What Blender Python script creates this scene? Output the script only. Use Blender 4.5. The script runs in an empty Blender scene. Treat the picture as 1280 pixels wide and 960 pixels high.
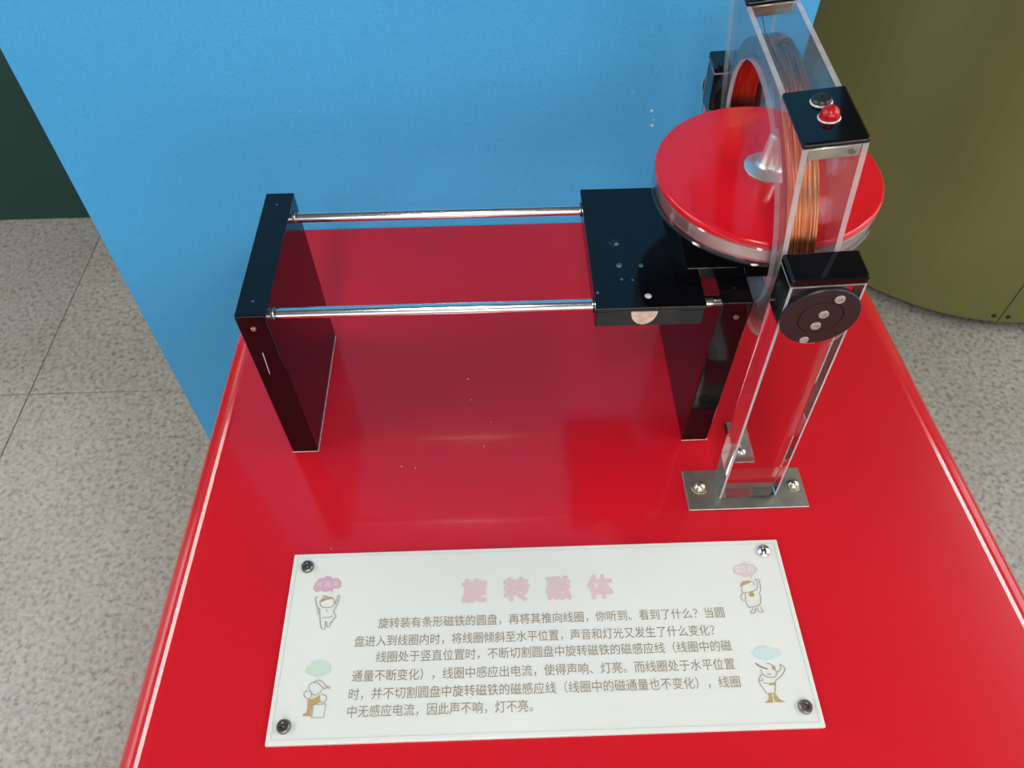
import bpy, bmesh, math, random
from mathutils import Vector, Matrix
PI = math.pi
scene = bpy.context.scene
COL = scene.collection

# ------------------------------------------------------------------ camera
cam_data = bpy.data.cameras.new('camera')
cam = bpy.data.objects.new('camera', cam_data)
COL.objects.link(cam)
cam_data.sensor_width = 36.0
cam_data.lens = 947.03 / 1280 * 36.0
cam_data.clip_start = 0.01
RX = Vector((0.99952346, -0.02914687, -0.01016447))
UP = Vector((0.0292815, 0.7910447, 0.61105718))
FW = Vector((0.00976985, 0.61106362, -0.7915212))
cam.matrix_world = Matrix(((RX.x, UP.x, -FW.x, 0.18650722), (RX.y, UP.y, -FW.y, -0.13674813),
                           (RX.z, UP.z, -FW.z, 0.6132269), (0, 0, 0, 1)))
cam_data.dof.use_dof = True
cam_data.dof.focus_distance = 0.60
cam_data.dof.aperture_fstop = 16.0
scene.camera = cam

# ------------------------------------------------------------------ world, exposure, lights
scene.view_settings.view_transform = 'Standard'
scene.view_settings.look = 'None'
scene.view_settings.gamma = 1.0
scene.view_settings.use_curve_mapping = False
scene.view_settings.exposure = -0.12
world = bpy.data.worlds.new('world')
scene.world = world
world.use_nodes = True
world.node_tree.nodes['Background'].inputs[0].default_value = (0.80, 0.90, 1.0, 1)
world.node_tree.nodes['Background'].inputs[1].default_value = 0.8

FLOOR_Z = -0.80
CEIL_Z = 2.30
# fluorescent fixtures: x, y, length along y, power   (the fixture meshes are built with the room below)
FIXTURES = [(-2.6, -0.5, 1.9, 1.4), (-2.6, 1.5, 1.9, 1.4), (2.6, -0.5, 1.9, 1.3), (2.6, 1.5, 1.9, 1.3), (0.0, -1.6, 1.6, 1.0), (-3.45, 3.25, 0.5, 0.4)]
LAMP_W = 26.0

def area(name, loc, target, sx, sy, power, color=(1, 1, 1)):
    d = bpy.data.lights.new(name, 'AREA')
    d.shape = 'RECTANGLE'; d.size = sx; d.size_y = sy; d.energy = power; d.color = color
    o = bpy.data.objects.new(name, d)
    o.location = loc
    o.rotation_euler = (Vector(target) - Vector(loc)).to_track_quat('-Z', 'Y').to_euler()
    COL.objects.link(o)
    return o
for fx, fy, fl_, fp in FIXTURES:
    area('ceiling_light', (fx, fy, CEIL_Z - 0.09), (fx, fy, 0), 0.28, fl_, LAMP_W * fp, (1.0, 0.98, 0.94))
# daylight from the windows in the side and front walls of the hall
area('window_daylight', (-3.85, 0.3, 0.75), (0, 0.3, 0.2), 3.6, 1.7, 13, (0.90, 0.96, 1.0))
area('window_daylight', (3.85, 0.2, 0.75), (0, 0.3, 0.2), 3.6, 1.7, 11, (1.0, 0.97, 0.90))
area('window_daylight', (0.6, -2.85, 0.75), (0, 0.3, 0.2), 4.2, 1.6, 38, (1.0, 0.98, 0.95))

# ------------------------------------------------------------------ materials
def new_mat(name):
    m = bpy.data.materials.new(name); m.use_nodes = True
    return m, m.node_tree, m.node_tree.nodes['Principled BSDF']
def pmat(name, col, rough=0.4, metal=0.0, coat=0.0, noise=None, bump=None, ior=1.5, coat_rough=0.05):
    m, nt, b = new_mat(name)
    b.inputs['Base Color'].default_value = (*col, 1); b.inputs['Roughness'].default_value = rough
    b.inputs['Metallic'].default_value = metal; b.inputs['Coat Weight'].default_value = coat
    b.inputs['Coat Roughness'].default_value = coat_rough; b.inputs['IOR'].default_value = ior
    tc = nt.nodes.new('ShaderNodeTexCoord')
    if noise:      # scale, amount
        n = nt.nodes.new('ShaderNodeTexNoise'); n.inputs['Scale'].default_value = noise[0]; n.inputs['Detail'].default_value = 4
        nt.links.new(tc.outputs['Object'], n.inputs['Vector'])
        r = nt.nodes.new('ShaderNodeValToRGB')
        a = noise[1]
        r.color_ramp.elements[0].position = 0.3; r.color_ramp.elements[1].position = 0.7
        r.color_ramp.elements[0].color = tuple(c * (1 - a) for c in col) + (1,)
        r.color_ramp.elements[1].color = tuple(min(1, c * (1 + a)) for c in col) + (1,)
        nt.links.new(n.outputs['Fac'], r.inputs['Fac']); nt.links.new(r.outputs['Color'], b.inputs['Base Color'])
    if bump:       # scale, strength, distance
        n = nt.nodes.new('ShaderNodeTexNoise'); n.inputs['Scale'].default_value = bump[0]; n.inputs['Detail'].default_value = 3
        nt.links.new(tc.outputs['Object'], n.inputs['Vector'])
        bp = nt.nodes.new('ShaderNodeBump'); bp.inputs['Strength'].default_value = bump[1]; bp.inputs['Distance'].default_value = bump[2]
        nt.links.new(n.outputs['Fac'], bp.inputs['Height']); nt.links.new(bp.outputs['Normal'], b.inputs['Normal'])
    return m
def clear_mat(name, tint=(0.93, 0.94, 0.94), gloss_rough=0.03, haze=0.0, haze_col=(0.8, 0.82, 0.82), ior=1.49):
    """clear acrylic sheet: see-through with a fresnel sheen, optional haze on sawn edges"""
    m = bpy.data.materials.new(name); m.use_nodes = True
    nt = m.node_tree; nt.nodes.clear()
    out = nt.nodes.new('ShaderNodeOutputMaterial')
    tr = nt.nodes.new('ShaderNodeBsdfTransparent'); tr.inputs[0].default_value = (*tint, 1)
    gl = nt.nodes.new('ShaderNodeBsdfGlossy'); gl.inputs['Roughness'].default_value = gloss_rough
    fr = nt.nodes.new('ShaderNodeFresnel'); fr.inputs['IOR'].default_value = ior
    ge = nt.nodes.new('ShaderNodeNewGeometry'); mi = nt.nodes.new('ShaderNodeMix')      # same sheen from both faces of the sheet
    mi.inputs[2].default_value = ior; mi.inputs[3].default_value = 1 / ior
    nt.links.new(ge.outputs['Backfacing'], mi.inputs[0]); nt.links.new(mi.outputs[0], fr.inputs['IOR'])
    mx = nt.nodes.new('ShaderNodeMixShader')
    nt.links.new(fr.outputs[0], mx.inputs[0]); nt.links.new(tr.outputs[0], mx.inputs[1]); nt.links.new(gl.outputs[0], mx.inputs[2])
    last = mx
    if haze:
        df = nt.nodes.new('ShaderNodeBsdfDiffuse'); df.inputs[0].default_value = (*haze_col, 1)
        tl = nt.nodes.new('ShaderNodeBsdfTranslucent'); tl.inputs[0].default_value = (*haze_col, 1)
        m1 = nt.nodes.new('ShaderNodeMixShader'); m1.inputs[0].default_value = 0.5
        nt.links.new(df.outputs[0], m1.inputs[1]); nt.links.new(tl.outputs[0], m1.inputs[2])
        m2 = nt.nodes.new('ShaderNodeMixShader'); 
        n = nt.nodes.new('ShaderNodeTexNoise'); n.inputs['Scale'].default_value = 90
        tc = nt.nodes.new('ShaderNodeTexCoord'); nt.links.new(tc.outputs['Object'], n.inputs['Vector'])
        mr = nt.nodes.new('ShaderNodeMapRange'); mr.inputs['To Min'].default_value = haze * 0.7; mr.inputs['To Max'].default_value = min(1, haze * 1.3)
        nt.links.new(n.outputs['Fac'], mr.inputs['Value']); nt.links.new(mr.outputs[0], m2.inputs[0])
        nt.links.new(last.outputs[0], m2.inputs[1]); nt.links.new(m1.outputs[0], m2.inputs[2]); last = m2
    nt.links.new(last.outputs[0], out.inputs['Surface'])
    return m
def granite(name, base, seed):
    m, nt, b = new_mat(name)
    tc = nt.nodes.new('ShaderNodeTexCoord'); mp = nt.nodes.new('ShaderNodeMapping'); mp.inputs['Location'].default_value = (seed * 3.7, seed * 1.3, seed)
    geo = nt.nodes.new('ShaderNodeNewGeometry')
    nt.links.new(geo.outputs['Position'], mp.inputs['Vector'])
    n1 = nt.nodes.new('ShaderNodeTexNoise'); n1.inputs['Scale'].default_value = 95; n1.inputs['Detail'].default_value = 3; n1.inputs['Roughness'].default_value = 0.6
    n2 = nt.nodes.new('ShaderNodeTexVoronoi'); n2.inputs['Scale'].default_value = 130
    n3 = nt.nodes.new('ShaderNodeTexNoise'); n3.inputs['Scale'].default_value = 4
    for n in (n1, n2, n3): nt.links.new(mp.outputs[0], n.inputs['Vector'])
    r1 = nt.nodes.new('ShaderNodeValToRGB'); e = r1.color_ramp.elements
    e[0].position = 0.33; e[0].color = tuple(c * 0.45 for c in base) + (1,)
    e[1].position = 0.66; e[1].color = tuple(min(1, c * 1.18) for c in base) + (1,)
    k = r1.color_ramp.elements.new(0.44); k.color = tuple(c * 0.88 for c in base) + (1,)
    nt.links.new(n1.outputs['Fac'], r1.inputs['Fac'])
    hs = nt.nodes.new('ShaderNodeMix'); hs.data_type = 'RGBA'; hs.blend_type = 'MULTIPLY'; hs.inputs[0].default_value = 0.45
    bw = nt.nodes.new('ShaderNodeRGBToBW'); nt.links.new(n2.outputs['Color'], bw.inputs[0])
    r2 = nt.nodes.new('ShaderNodeValToRGB'); r2.color_ramp.elements[0].position = 0.12; r2.color_ramp.elements[0].color = (0.45, 0.44, 0.43, 1); r2.color_ramp.elements[1].position = 0.42
    nt.links.new(bw.outputs[0], r2.inputs['Fac'])
    nt.links.new(r1.outputs['Color'], hs.inputs[6]); nt.links.new(r2.outputs['Color'], hs.inputs[7])
    h2 = nt.nodes.new('ShaderNodeMix'); h2.data_type = 'RGBA'; h2.blend_type = 'MULTIPLY'; h2.inputs[0].default_value = 0.5
    r3 = nt.nodes.new('ShaderNodeValToRGB'); r3.color_ramp.elements[0].position = 0.35; r3.color_ramp.elements[0].color = (0.82, 0.80, 0.76, 1); r3.color_ramp.elements[1].position = 0.65
    nt.links.new(n3.outputs['Fac'], r3.inputs['Fac'])
    nt.links.new(hs.outputs[2], h2.inputs[6]); nt.links.new(r3.outputs['Color'], h2.inputs[7])
    nt.links.new(h2.outputs[2], b.inputs['Base Color'])
    b.inputs['Roughness'].default_value = 0.36
    return m
M = {}
M['red'] = pmat('red_gloss_paint', (0.54, 0.008, 0.018), 0.18, noise=(3.0, 0.05), bump=(7.0, 0.03, 0.02), coat=0.22, coat_rough=0.05, ior=1.45)
M['red_disc'] = pmat('red_acrylic', (0.62, 0.006, 0.016), 0.12)
M['blue'] = pmat('blue_board_paint', (0.056, 0.370, 0.71), 0.6, noise=(700.0, 0.10), bump=(600, 0.10, 0.0005))
M['black'] = pmat('black_acrylic', (0.003, 0.003, 0.004), 0.09, noise=(60, 0.3), ior=1.40)
M['black_matt'] = pmat('black_plastic', (0.012, 0.010, 0.010), 0.38)
M['steel'] = pmat('polished_steel', (0.78, 0.78, 0.80), 0.14, 1.0)
M['steel_dull'] = pmat('dull_steel_plate', (0.50, 0.49, 0.44), 0.33, 1.0, noise=(80, 0.15))
M['alu'] = pmat('turned_aluminium', (0.80, 0.80, 0.80), 0.36, 0.9)
M['rim'] = pmat('brushed_rim_metal', (0.78, 0.62, 0.62), 0.30, 0.85, noise=(25, 0.12))
M['rim_pink'] = pmat('pink_tinted_rim', (0.62, 0.20, 0.24), 0.25, 0.4)
M['bolt'] = pmat('worn_bolt_metal', (0.62, 0.55, 0.46), 0.25, 1.0)
M['pivot_screw'] = pmat('zinc_screw', (0.42, 0.40, 0.36), 0.35, 0.4)
M['screw'] = pmat('dark_screw_metal', (0.30, 0.28, 0.25), 0.30, 1.0)
M['hole'] = pmat('dark_socket', (0.01, 0.01, 0.01), 0.6)
def copper_mat():
    m, nt, p = new_mat('copper_wire')
    p.inputs['Metallic'].default_value = 1.0; p.inputs['Roughness'].default_value = 0.30
    tc = nt.nodes.new('ShaderNodeTexCoord'); mp = nt.nodes.new('ShaderNodeMapping'); mp.inputs['Scale'].default_value = (1900, 22, 22)
    n = nt.nodes.new('ShaderNodeTexNoise'); n.inputs['Scale'].default_value = 1.0; n.inputs['Detail'].default_value = 3
    nt.links.new(tc.outputs['Object'], mp.inputs[0]); nt.links.new(mp.outputs[0], n.inputs['Vector'])
    r = nt.nodes.new('ShaderNodeValToRGB'); e = r.color_ramp.elements
    e[0].position = 0.33; e[0].color = (0.30, 0.085, 0.035, 1); e[1].position = 0.62; e[1].color = (0.90, 0.40, 0.20, 1)
    k = e.new(0.46); k.color = (0.72, 0.26, 0.12, 1)
    nt.links.new(n.outputs['Fac'], r.inputs['Fac']); nt.links.new(r.outputs['Color'], p.inputs['Base Color'])
    bp = nt.nodes.new('ShaderNodeBump'); bp.inputs['Strength'].default_value = 0.6; bp.inputs['Distance'].default_value = 0.0004
    nt.links.new(n.outputs['Fac'], bp.inputs['Height']); nt.links.new(bp.outputs['Normal'], p.inputs['Normal'])
    return m
M['copper'] = copper_mat()
M['dark_copper'] = pmat('copper_wire_shade', (0.55, 0.22, 0.12), 0.30, 0.9, noise=(30, 0.3))
M['clear'] = clear_mat('clear_acrylic')
M['clear_side'] = clear_mat('clear_acrylic_side', (0.93, 0.95, 0.97), 0.05, haze=0.025, haze_col=(0.75, 0.85, 0.95))
def solid_clear(name, col, rough=0.01):
    m, nt, p = new_mat(name)
    p.inputs['Base Color'].default_value = (*col, 1); p.inputs['Transmission Weight'].default_value = 1.0
    p.inputs['Roughness'].default_value = rough; p.inputs['IOR'].default_value = 1.49
    return m
M['solid'] = solid_clear('solid_clear_acrylic', (0.90, 0.89, 0.89))
M['edge'] = clear_mat('frosted_acrylic_edge', (0.9, 0.9, 0.9), 0.2, haze=0.55, haze_col=(0.86, 0.88, 0.88))
M['edge_soft'] = clear_mat('polished_acrylic_edge', (0.9, 0.9, 0.9), 0.1, haze=0.35, haze_col=(0.86, 0.84, 0.84))
M['white'] = pmat('white_plaque_board', (0.66, 0.68, 0.645), 0.38, noise=(9, 0.025), coat=0.0)
M['line_grey'] = pmat('grey_line', (0.55, 0.57, 0.54), 0.4)
M['glue'] = pmat('white_glue', (0.60, 0.58, 0.55), 0.5, noise=(300, 0.4))
M['led'] = pmat('red_lamp_plastic', (0.42, 0.006, 0.010), 0.25)
M['wood'] = pmat('pale_wood', (0.62, 0.47, 0.36), 0.5, noise=(150, 0.25))
M['text'] = pmat('brown_grey_print', (0.30, 0.25, 0.175), 0.5)
M['sketch'] = pmat('grey_brown_print', (0.36, 0.34, 0.27), 0.5)
M['title'] = pmat('dusty_pink_print', (0.62, 0.46, 0.47), 0.5)
M['brown'] = pmat('ochre_print', (0.42, 0.29, 0.13), 0.5)
M['pink'] = pmat('pink_print', (0.56, 0.35, 0.43), 0.5)
M['pale_pink'] = pmat('pale_pink_print', (0.60, 0.49, 0.52), 0.5)
M['pale_green'] = pmat('pale_green_print', (0.50, 0.60, 0.50), 0.5)
M['pale_blue'] = pmat('pale_blue_print', (0.50, 0.63, 0.63), 0.5)
M['olive'] = pmat('olive_satin_paint', (0.175, 0.170, 0.055), 0.42, 0.35, noise=(3, 0.08))
M['green'] = pmat('dark_green_board', (0.004, 0.038, 0.029), 0.7, noise=(5, 0.1))
M['wall'] = pmat('grey_plaster', (0.24, 0.25, 0.245), 0.8, noise=(4, 0.04))
M['ceil'] = pmat('grey_ceiling', (0.16, 0.16, 0.155), 0.9, noise=(4, 0.04))
M['grout'] = pmat('tile_grout', (0.20, 0.19, 0.17), 0.8)
M['frame'] = pmat('white_lamp_frame', (0.7, 0.7, 0.7), 0.5)
M['granite'] = [granite('granite_a', (0.292, 0.280, 0.250), 1), granite('granite_b', (0.28, 0.270, 0.245), 2), granite('granite_c', (0.30, 0.290, 0.26), 3)]
def emit(name, col, s):
    m, nt, b = new_mat(name)
    b.inputs['Base Color'].default_value = (*col, 1); b.inputs['Emission Color'].default_value = (*col, 1); b.inputs['Emission Strength'].default_value = s
    return m
M['tube'] = emit('lamp_diffuser', (1.0, 0.98, 0.94), 9.0)
M['pane'] = emit('bright_window_pane', (0.92, 0.97, 1.0), 1.0)

# ------------------------------------------------------------------ helpers
def link(name, me, mats, parent=None, loc=None, smooth=False):
    o = bpy.data.objects.new(name, me); COL.objects.link(o)
    for m in (mats if isinstance(mats, (list, tuple)) else [mats]): me.materials.append(m)
    if parent is not None: o.parent = parent
    if loc is not None: o.location = loc
    if smooth:
        for p in me.polygons: p.use_smooth = True
    return o
def from_bm(name, bm, mats, parent=None, loc=None, smooth=False, sharp=35):
    me = bpy.data.meshes.new(name)
    bmesh.ops.recalc_face_normals(bm, faces=bm.faces)
    bm.to_mesh(me); bm.free()
    o = link(name, me, mats, parent, loc, smooth)
    if smooth:
        me.set_sharp_from_angle(angle=math.radians(sharp))
        ar = sorted(p.area for p in me.polygons); md = ar[len(ar) // 3]      # broad flat faces stay flat beside small bevels
        for p in me.polygons:
            if p.area > 15 * md: p.use_smooth = False
    return o
def empty(name, loc=(0, 0, 0), label=None, cat=None, group=None):
    o = bpy.data.objects.new(name, None); COL.objects.link(o); o.location = loc; o.empty_display_size = 0.05
    if label: o['label'] = label
    if cat: o['category'] = cat
    if group: o['group'] = group
    return o
def box_bm(x0, x1, y0, y1, z0, z1, bevel=0.0, seg=2, bm=None):
    own = bm is None
    if own: bm = bmesh.new()
    r = bmesh.ops.create_cube(bm, size=1.0)
    for v in r['verts']:
        v.co = Vector(((x0 + x1) / 2 + v.co.x * (x1 - x0), (y0 + y1) / 2 + v.co.y * (y1 - y0), (z0 + z1) / 2 + v.co.z * (z1 - z0)))
    if bevel:
        es = list({e for v in r['verts'] for e in v.link_edges})
        bmesh.ops.bevel(bm, geom=es, offset=bevel, segments=seg, affect='EDGES', profile=0.5)
    return bm
def box(name, x0, x1, y0, y1, z0, z1, mat, parent=None, bevel=0.0, seg=2, loc=None, smooth=None):
    return from_bm(name, box_bm(x0, x1, y0, y1, z0, z1, bevel, seg), mat, parent, loc, bool(bevel) if smooth is None else smooth)
def lathe_bm(profile, seg=48, bm=None, mtx=None, close=False, mat_index=None):
    """profile [(r, h), ...] turned about +z"""
    if bm is None: bm = bmesh.new()
    rings = []
    for r, h in profile:
        if r < 1e-6:
            rings.append([bm.verts.new((0, 0, h))])
        else:
            rings.append([bm.verts.new((r * math.cos(2 * PI * k / seg), r * math.sin(2 * PI * k / seg), h)) for k in range(seg)])
    n = len(rings); newv = [v for q in rings for v in q]
    for i in range(n if close else n - 1):
        a, b = rings[i], rings[(i + 1) % n]
        for k in range(seg):
            k2 = (k + 1) % seg
            if len(a) == 1 and len(b) == 1: continue
            if len(a) == 1: f = bm.faces.new((a[0], b[k2], b[k]))
            elif len(b) == 1: f = bm.faces.new((a[k], a[k2], b[0]))
            else: f = bm.faces.new((a[k], a[k2], b[k2], b[k]))
            if mat_index: f.material_index = mat_index[i]
    if mtx is not None: bmesh.ops.transform(bm, matrix=mtx, verts=newv)
    return bm
def lathe(name, profile, mat, parent=None, loc=None, axis='z', seg=48, close=False, mat_index=None, smooth=True, sharp=35):
    mt = {'z': Matrix.Identity(4), 'x': Matrix.Rotation(PI / 2, 4, 'Y'), '-y': Matrix.Rotation(PI / 2, 4, 'X'), 'y': Matrix.Rotation(-PI / 2, 4, 'X'), '-x': Matrix.Rotation(-PI / 2, 4, 'Y')}[axis]
    return from_bm(name, lathe_bm(profile, seg, None, mt, close, mat_index), mat, parent, loc, smooth, sharp)
def cyl(name, r, h, mat, parent=None, loc=None, axis='z', seg=32, bev=0.0):
    p = [(0, 0), (r - bev, 0), (r, bev), (r, h - bev), (r - bev, h), (0, h)] if bev else [(0, 0), (r, 0), (r, h), (0, h)]
    return lathe(name, p, mat, parent, loc, axis, seg)
def screw_head(name, r, parent, loc, axis='z', mat=None, socket=True, hub=True):
    """small countersunk or socket head with a recessed drive"""
    h = r * 0.5
    o = lathe(name, [(r, 0), (r, h * 0.7), (r * 0.9, h), (r * 0.42, h), (r * 0.42, h * 0.5), (0, h * 0.5)], mat or M['screw'], parent, loc, axis, 20)
    return o
def dome(name, r, h, parent, loc, axis='z', mat=None, seg=24):
    pr = [(r, 0)] + [(r * math.cos(a), h * math.sin(a)) for a in [PI / 2 * k / 7 for k in range(1, 7)]] + [(0, h)]
    return lathe(name, pr, mat or M['bolt'], parent, loc, axis, seg, sharp=60)
def prism_bm(pts, h0, h1):
    bm = bmesh.new()
    lo = [bm.verts.new((x, y, h0)) for x, y in pts]; hi = [bm.verts.new((x, y, h1)) for x, y in pts]
    bm.faces.new(lo); bm.faces.new(hi)
    n = len(pts)
    for i in range(n): bm.faces.new((lo[i], lo[(i + 1) % n], hi[(i + 1) % n], hi[i]))
    return bm
def structure(o):
    o['kind'] = 'structure'; return o

# ------------------------------------------------------------------ room shell
X0, X1, Y0, Y1 = -4.0, 4.0, -3.0, 4.2
floor = structure(box('floor', X0, X1, Y0, Y1, FLOOR_Z - 0.10, FLOOR_Z - 0.0025, M['grout']))
xs = [-0.932 + 0.8 * k for k in range(-4, 8)]; ysl = [0.966 + 1.2 * k for k in range(-5, 6)]; ysr = [0.366 + 1.2 * k for k in range(-5, 6)]
rnd = random.Random(4)
tile_me = {}
def clampl(a, lo, hi): return sorted({min(max(v, lo), hi) for v in a} | {lo, hi})
xs = clampl(xs, X0, X1)
for i in range(len(xs) - 1):
    ys = clampl(ysl if xs[i] < 0.2 else ysr, Y0, Y1)
    for j in range(len(ys) - 1):
        w, d = xs[i + 1] - xs[i] - 0.0018, ys[j + 1] - ys[j] - 0.0018
        if w < 0.02 or d < 0.02: continue
        g = rnd.randrange(3); key = (round(w, 3), round(d, 3), g)
        if key not in tile_me:
            bm = box_bm(-w / 2, w / 2, -d / 2, d / 2, -0.0024, 0.0, 0.0008, 1)
            me = bpy.data.meshes.new('tile'); bm.to_mesh(me); bm.free(); me.materials.append(M['granite'][g]); tile_me[key] = me
        t = bpy.data.objects.new('tile', tile_me[key]); COL.objects.link(t); t.parent = floor
        t.location = ((xs[i] + xs[i + 1]) / 2, (ys[j] + ys[j + 1]) / 2, FLOOR_Z)
structure(box('ceiling', X0, X1, Y0, Y1, CEIL_Z, CEIL_Z + 0.1, M['ceil']))
def wall_with_window(name, axis, pos, a0, a1, w0, w1, z0, z1, out):
    """a wall along one axis with a glazed opening, built as four blocks in one mesh"""
    bm = bmesh.new(); t = 0.12
    p0, p1 = (pos, pos + out * t) if out > 0 else (pos + out * t, pos)
    def blk(u0, u1, q0, q1):
        if axis == 'y': box_bm(p0, p1, u0, u1, q0, q1, bm=bm)
        else: box_bm(u0, u1, p0, p1, q0, q1, bm=bm)
    if w0 is None: blk(a0, a1, FLOOR_Z, CEIL_Z)
    else:
        blk(a0, w0, FLOOR_Z, CEIL_Z); blk(w1, a1, FLOOR_Z, CEIL_Z); blk(w0, w1, FLOOR_Z, z0); blk(w0, w1, z1, CEIL_Z)
    return structure(from_bm(name, bm, M['wall']))
wall_with_window('wall_left', 'y', X0, Y0, Y1, -1.5, 2.1, -0.1, 1.6, -1)
wall_with_window('wall_right', 'y', X1, Y0, Y1, -1.6, 2.0, -0.1, 1.6, 1)
wall_with_window('wall_front', 'x', Y0, X0, X1, -1.5, 2.7, -0.05, 1.55, -1)
wall_with_window('wall_back', 'x', Y1, X0, X1, None, None, 0, 0, 1)
def window(n, axis, pos, a0, a1, z0, z1, out):
    bm = bmesh.new(); q = pos + out * 0.06
    nb = 3
    def blk(u0, u1, q0, q1, th=0.025):
        if axis == 'y': box_bm(q - th, q + th, u0, u1, q0, q1, bm=bm)
        else: box_bm(u0, u1, q - th, q + th, q0, q1, bm=bm)
    blk(a0, a1, z0, z0 + 0.05); blk(a0, a1, z1 - 0.05, z1)
    for k in range(nb + 1):
        c = a0 + (a1 - a0) * k / nb; c0 = min(max(c - 0.025, a0), a1 - 0.05); blk(c0, c0 + 0.05, z0, z1)
    w = structure(from_bm('window_%d' % n, bm, M['frame']))
    for k in range(nb):
        c0, c1 = a0 + (a1 - a0) * k / nb + 0.025, a0 + (a1 - a0) * (k + 1) / nb - 0.025
        e = q + out * 0.03
        if axis == 'y': box('pane', e - 0.003, e + 0.003, c0, c1, z0 + 0.05, z1 - 0.05, M['pane'], w)
        else: box('pane', c0, c1, e - 0.003, e + 0.003, z0 + 0.05, z1 - 0.05, M['pane'], w)
window(1, 'y', X0, -1.5, 2.1, -0.1, 1.6, -1)
window(2, 'y', X1, -1.6, 2.0, -0.1, 1.6, 1)
window(3, 'x', Y0, -1.5, 2.7, -0.05, 1.55, -1)
for k, (fx, fy, fl_, fp) in enumerate(FIXTURES):
    L = empty('ceiling_lamp', (fx, fy, CEIL_Z), 'white framed strip lamp on the ceiling ' + ('above the left windows, nearer the viewer', 'above the left windows, farther back', 'above the right windows, nearer the viewer', 'above the right windows, farther back', 'behind the viewer', 'in the far left corner')[k], 'ceiling lamp', 'strip lamps on the hall ceiling')
    box('lamp_frame', -0.17, 0.17, -fl_ / 2 - 0.03, fl_ / 2 + 0.03, -0.05, 0.0, M['frame'], L, 0.004, 1)
    box('diffuser', -0.15, 0.15, -fl_ / 2, fl_ / 2, -0.07, -0.0505, M['tube'], L, 0.004, 1)

# dark green partition far left behind the blue board
structure(box('wall_partition', -3.2, 0.25, 1.60, 1.75, FLOOR_Z, 0.0, M['green']))

# ------------------------------------------------------------------ olive round booth
cx, cy, R = 1.472, 1.582, 0.509
booth = empty('round_booth', (cx, cy, FLOOR_Z), 'large round olive display booth with screwed curved panels, on granite floor beyond the red table', 'booth')
lathe('plinth', [(0, 0), (R - 0.06, 0), (R - 0.06, 0.035), (0, 0.035)], M['hole'], booth, seg=64)
def curved_panel(a0, a1, z0, z1, r0=R - 0.012, r1=R, n=24):
    bm = bmesh.new(); g = []
    for k in range(n + 1):
        a = a0 + (a1 - a0) * k / n; c, s = math.cos(a), math.sin(a)
        g.append([bm.verts.new((r0 * c, r0 * s, z0)), bm.verts.new((r1 * c, r1 * s, z0)), bm.verts.new((r1 * c, r1 * s, z1)), bm.verts.new((r0 * c, r0 * s, z1))])
    for k in range(n):
        for q in range(4): bm.faces.new((g[k][q], g[k][(q + 1) % 4], g[k + 1][(q + 1) % 4], g[k + 1][q]))
    bm.faces.new(g[0]); bm.faces.new(g[-1])
    return from_bm('curved_panel', bm, M['olive'], booth, None, True)
aS = math.atan2(-0.5, -0.0790)        # the seam in view
gap = 0.0028
for k in range(4):
    curved_panel(aS + gap / R / 2 + k * PI / 2, aS + (k + 1) * PI / 2 - gap / R / 2, 0.03, 2.15)
lathe('liner', [(R - 0.02, 0.03), (R - 0.013, 0.03), (R - 0.013, 2.14), (R - 0.02, 2.14)], M['hole'], booth, seg=64, close=True)
lathe('booth_top', [(0, 2.15), (R + 0.01, 2.15), (R + 0.01, 2.18), (0, 2.18)], M['olive'], booth, seg=64)
for da, dz in ((-0.032, 0.05), (0.032, 0.05), (-0.032, 0.262), (0.032, 0.262)):
    a = aS + da
    s = screw_head('panel_screw', 0.0055, booth, (R * math.cos(a), R * math.sin(a), dz), 'x', M['hole'])
    s.rotation_euler = (0, 0, a)

# ------------------------------------------------------------------ blue board
bm = bmesh.new()
YB = 0.5835
prof = [(-0.3255, FLOOR_Z), (0.500, FLOOR_Z), (0.497, 0.95), (-0.2715, 0.95)]
f_ = [bm.verts.new((x, YB, z)) for x, z in prof]; b_ = [bm.verts.new((x, YB + 0.03, z)) for x, z in prof]
bm.faces.new(f_); bm.faces.new(b_)
for i in range(4): bm.faces.new((f_[i], f_[(i + 1) % 4], b_[(i + 1) % 4], b_[i]))
bmesh.ops.bevel(bm, geom=bm.edges[:], offset=0.002, segments=2, affect='EDGES')
board = from_bm('backboard', bm, M['blue'], None, None, True)
board['label'] = 'tall blue painted board standing upright behind the red table'; board['category'] = 'board'
sp = bmesh.new()
for px_, pz_, r_ in ((0.352, 0.150, 0.0016), (0.3545, 0.132, 0.0021), (0.3555, 0.139, 0.0010), (0.330, 0.172, 0.0010), (0.21, 0.05, 0.0006), (-0.02, 0.16, 0.0006)):
    lathe_bm([(r_, -0.0001), (r_ * 0.6, 0.0004), (0, 0.0005)], 8, sp, Matrix.Translation((px_, YB, pz_)) @ Matrix.Rotation(PI / 2, 4, 'X'))
o = from_bm('paint_speck', sp, M['glue'], board); o['kind'] = 'stuff'
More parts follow.
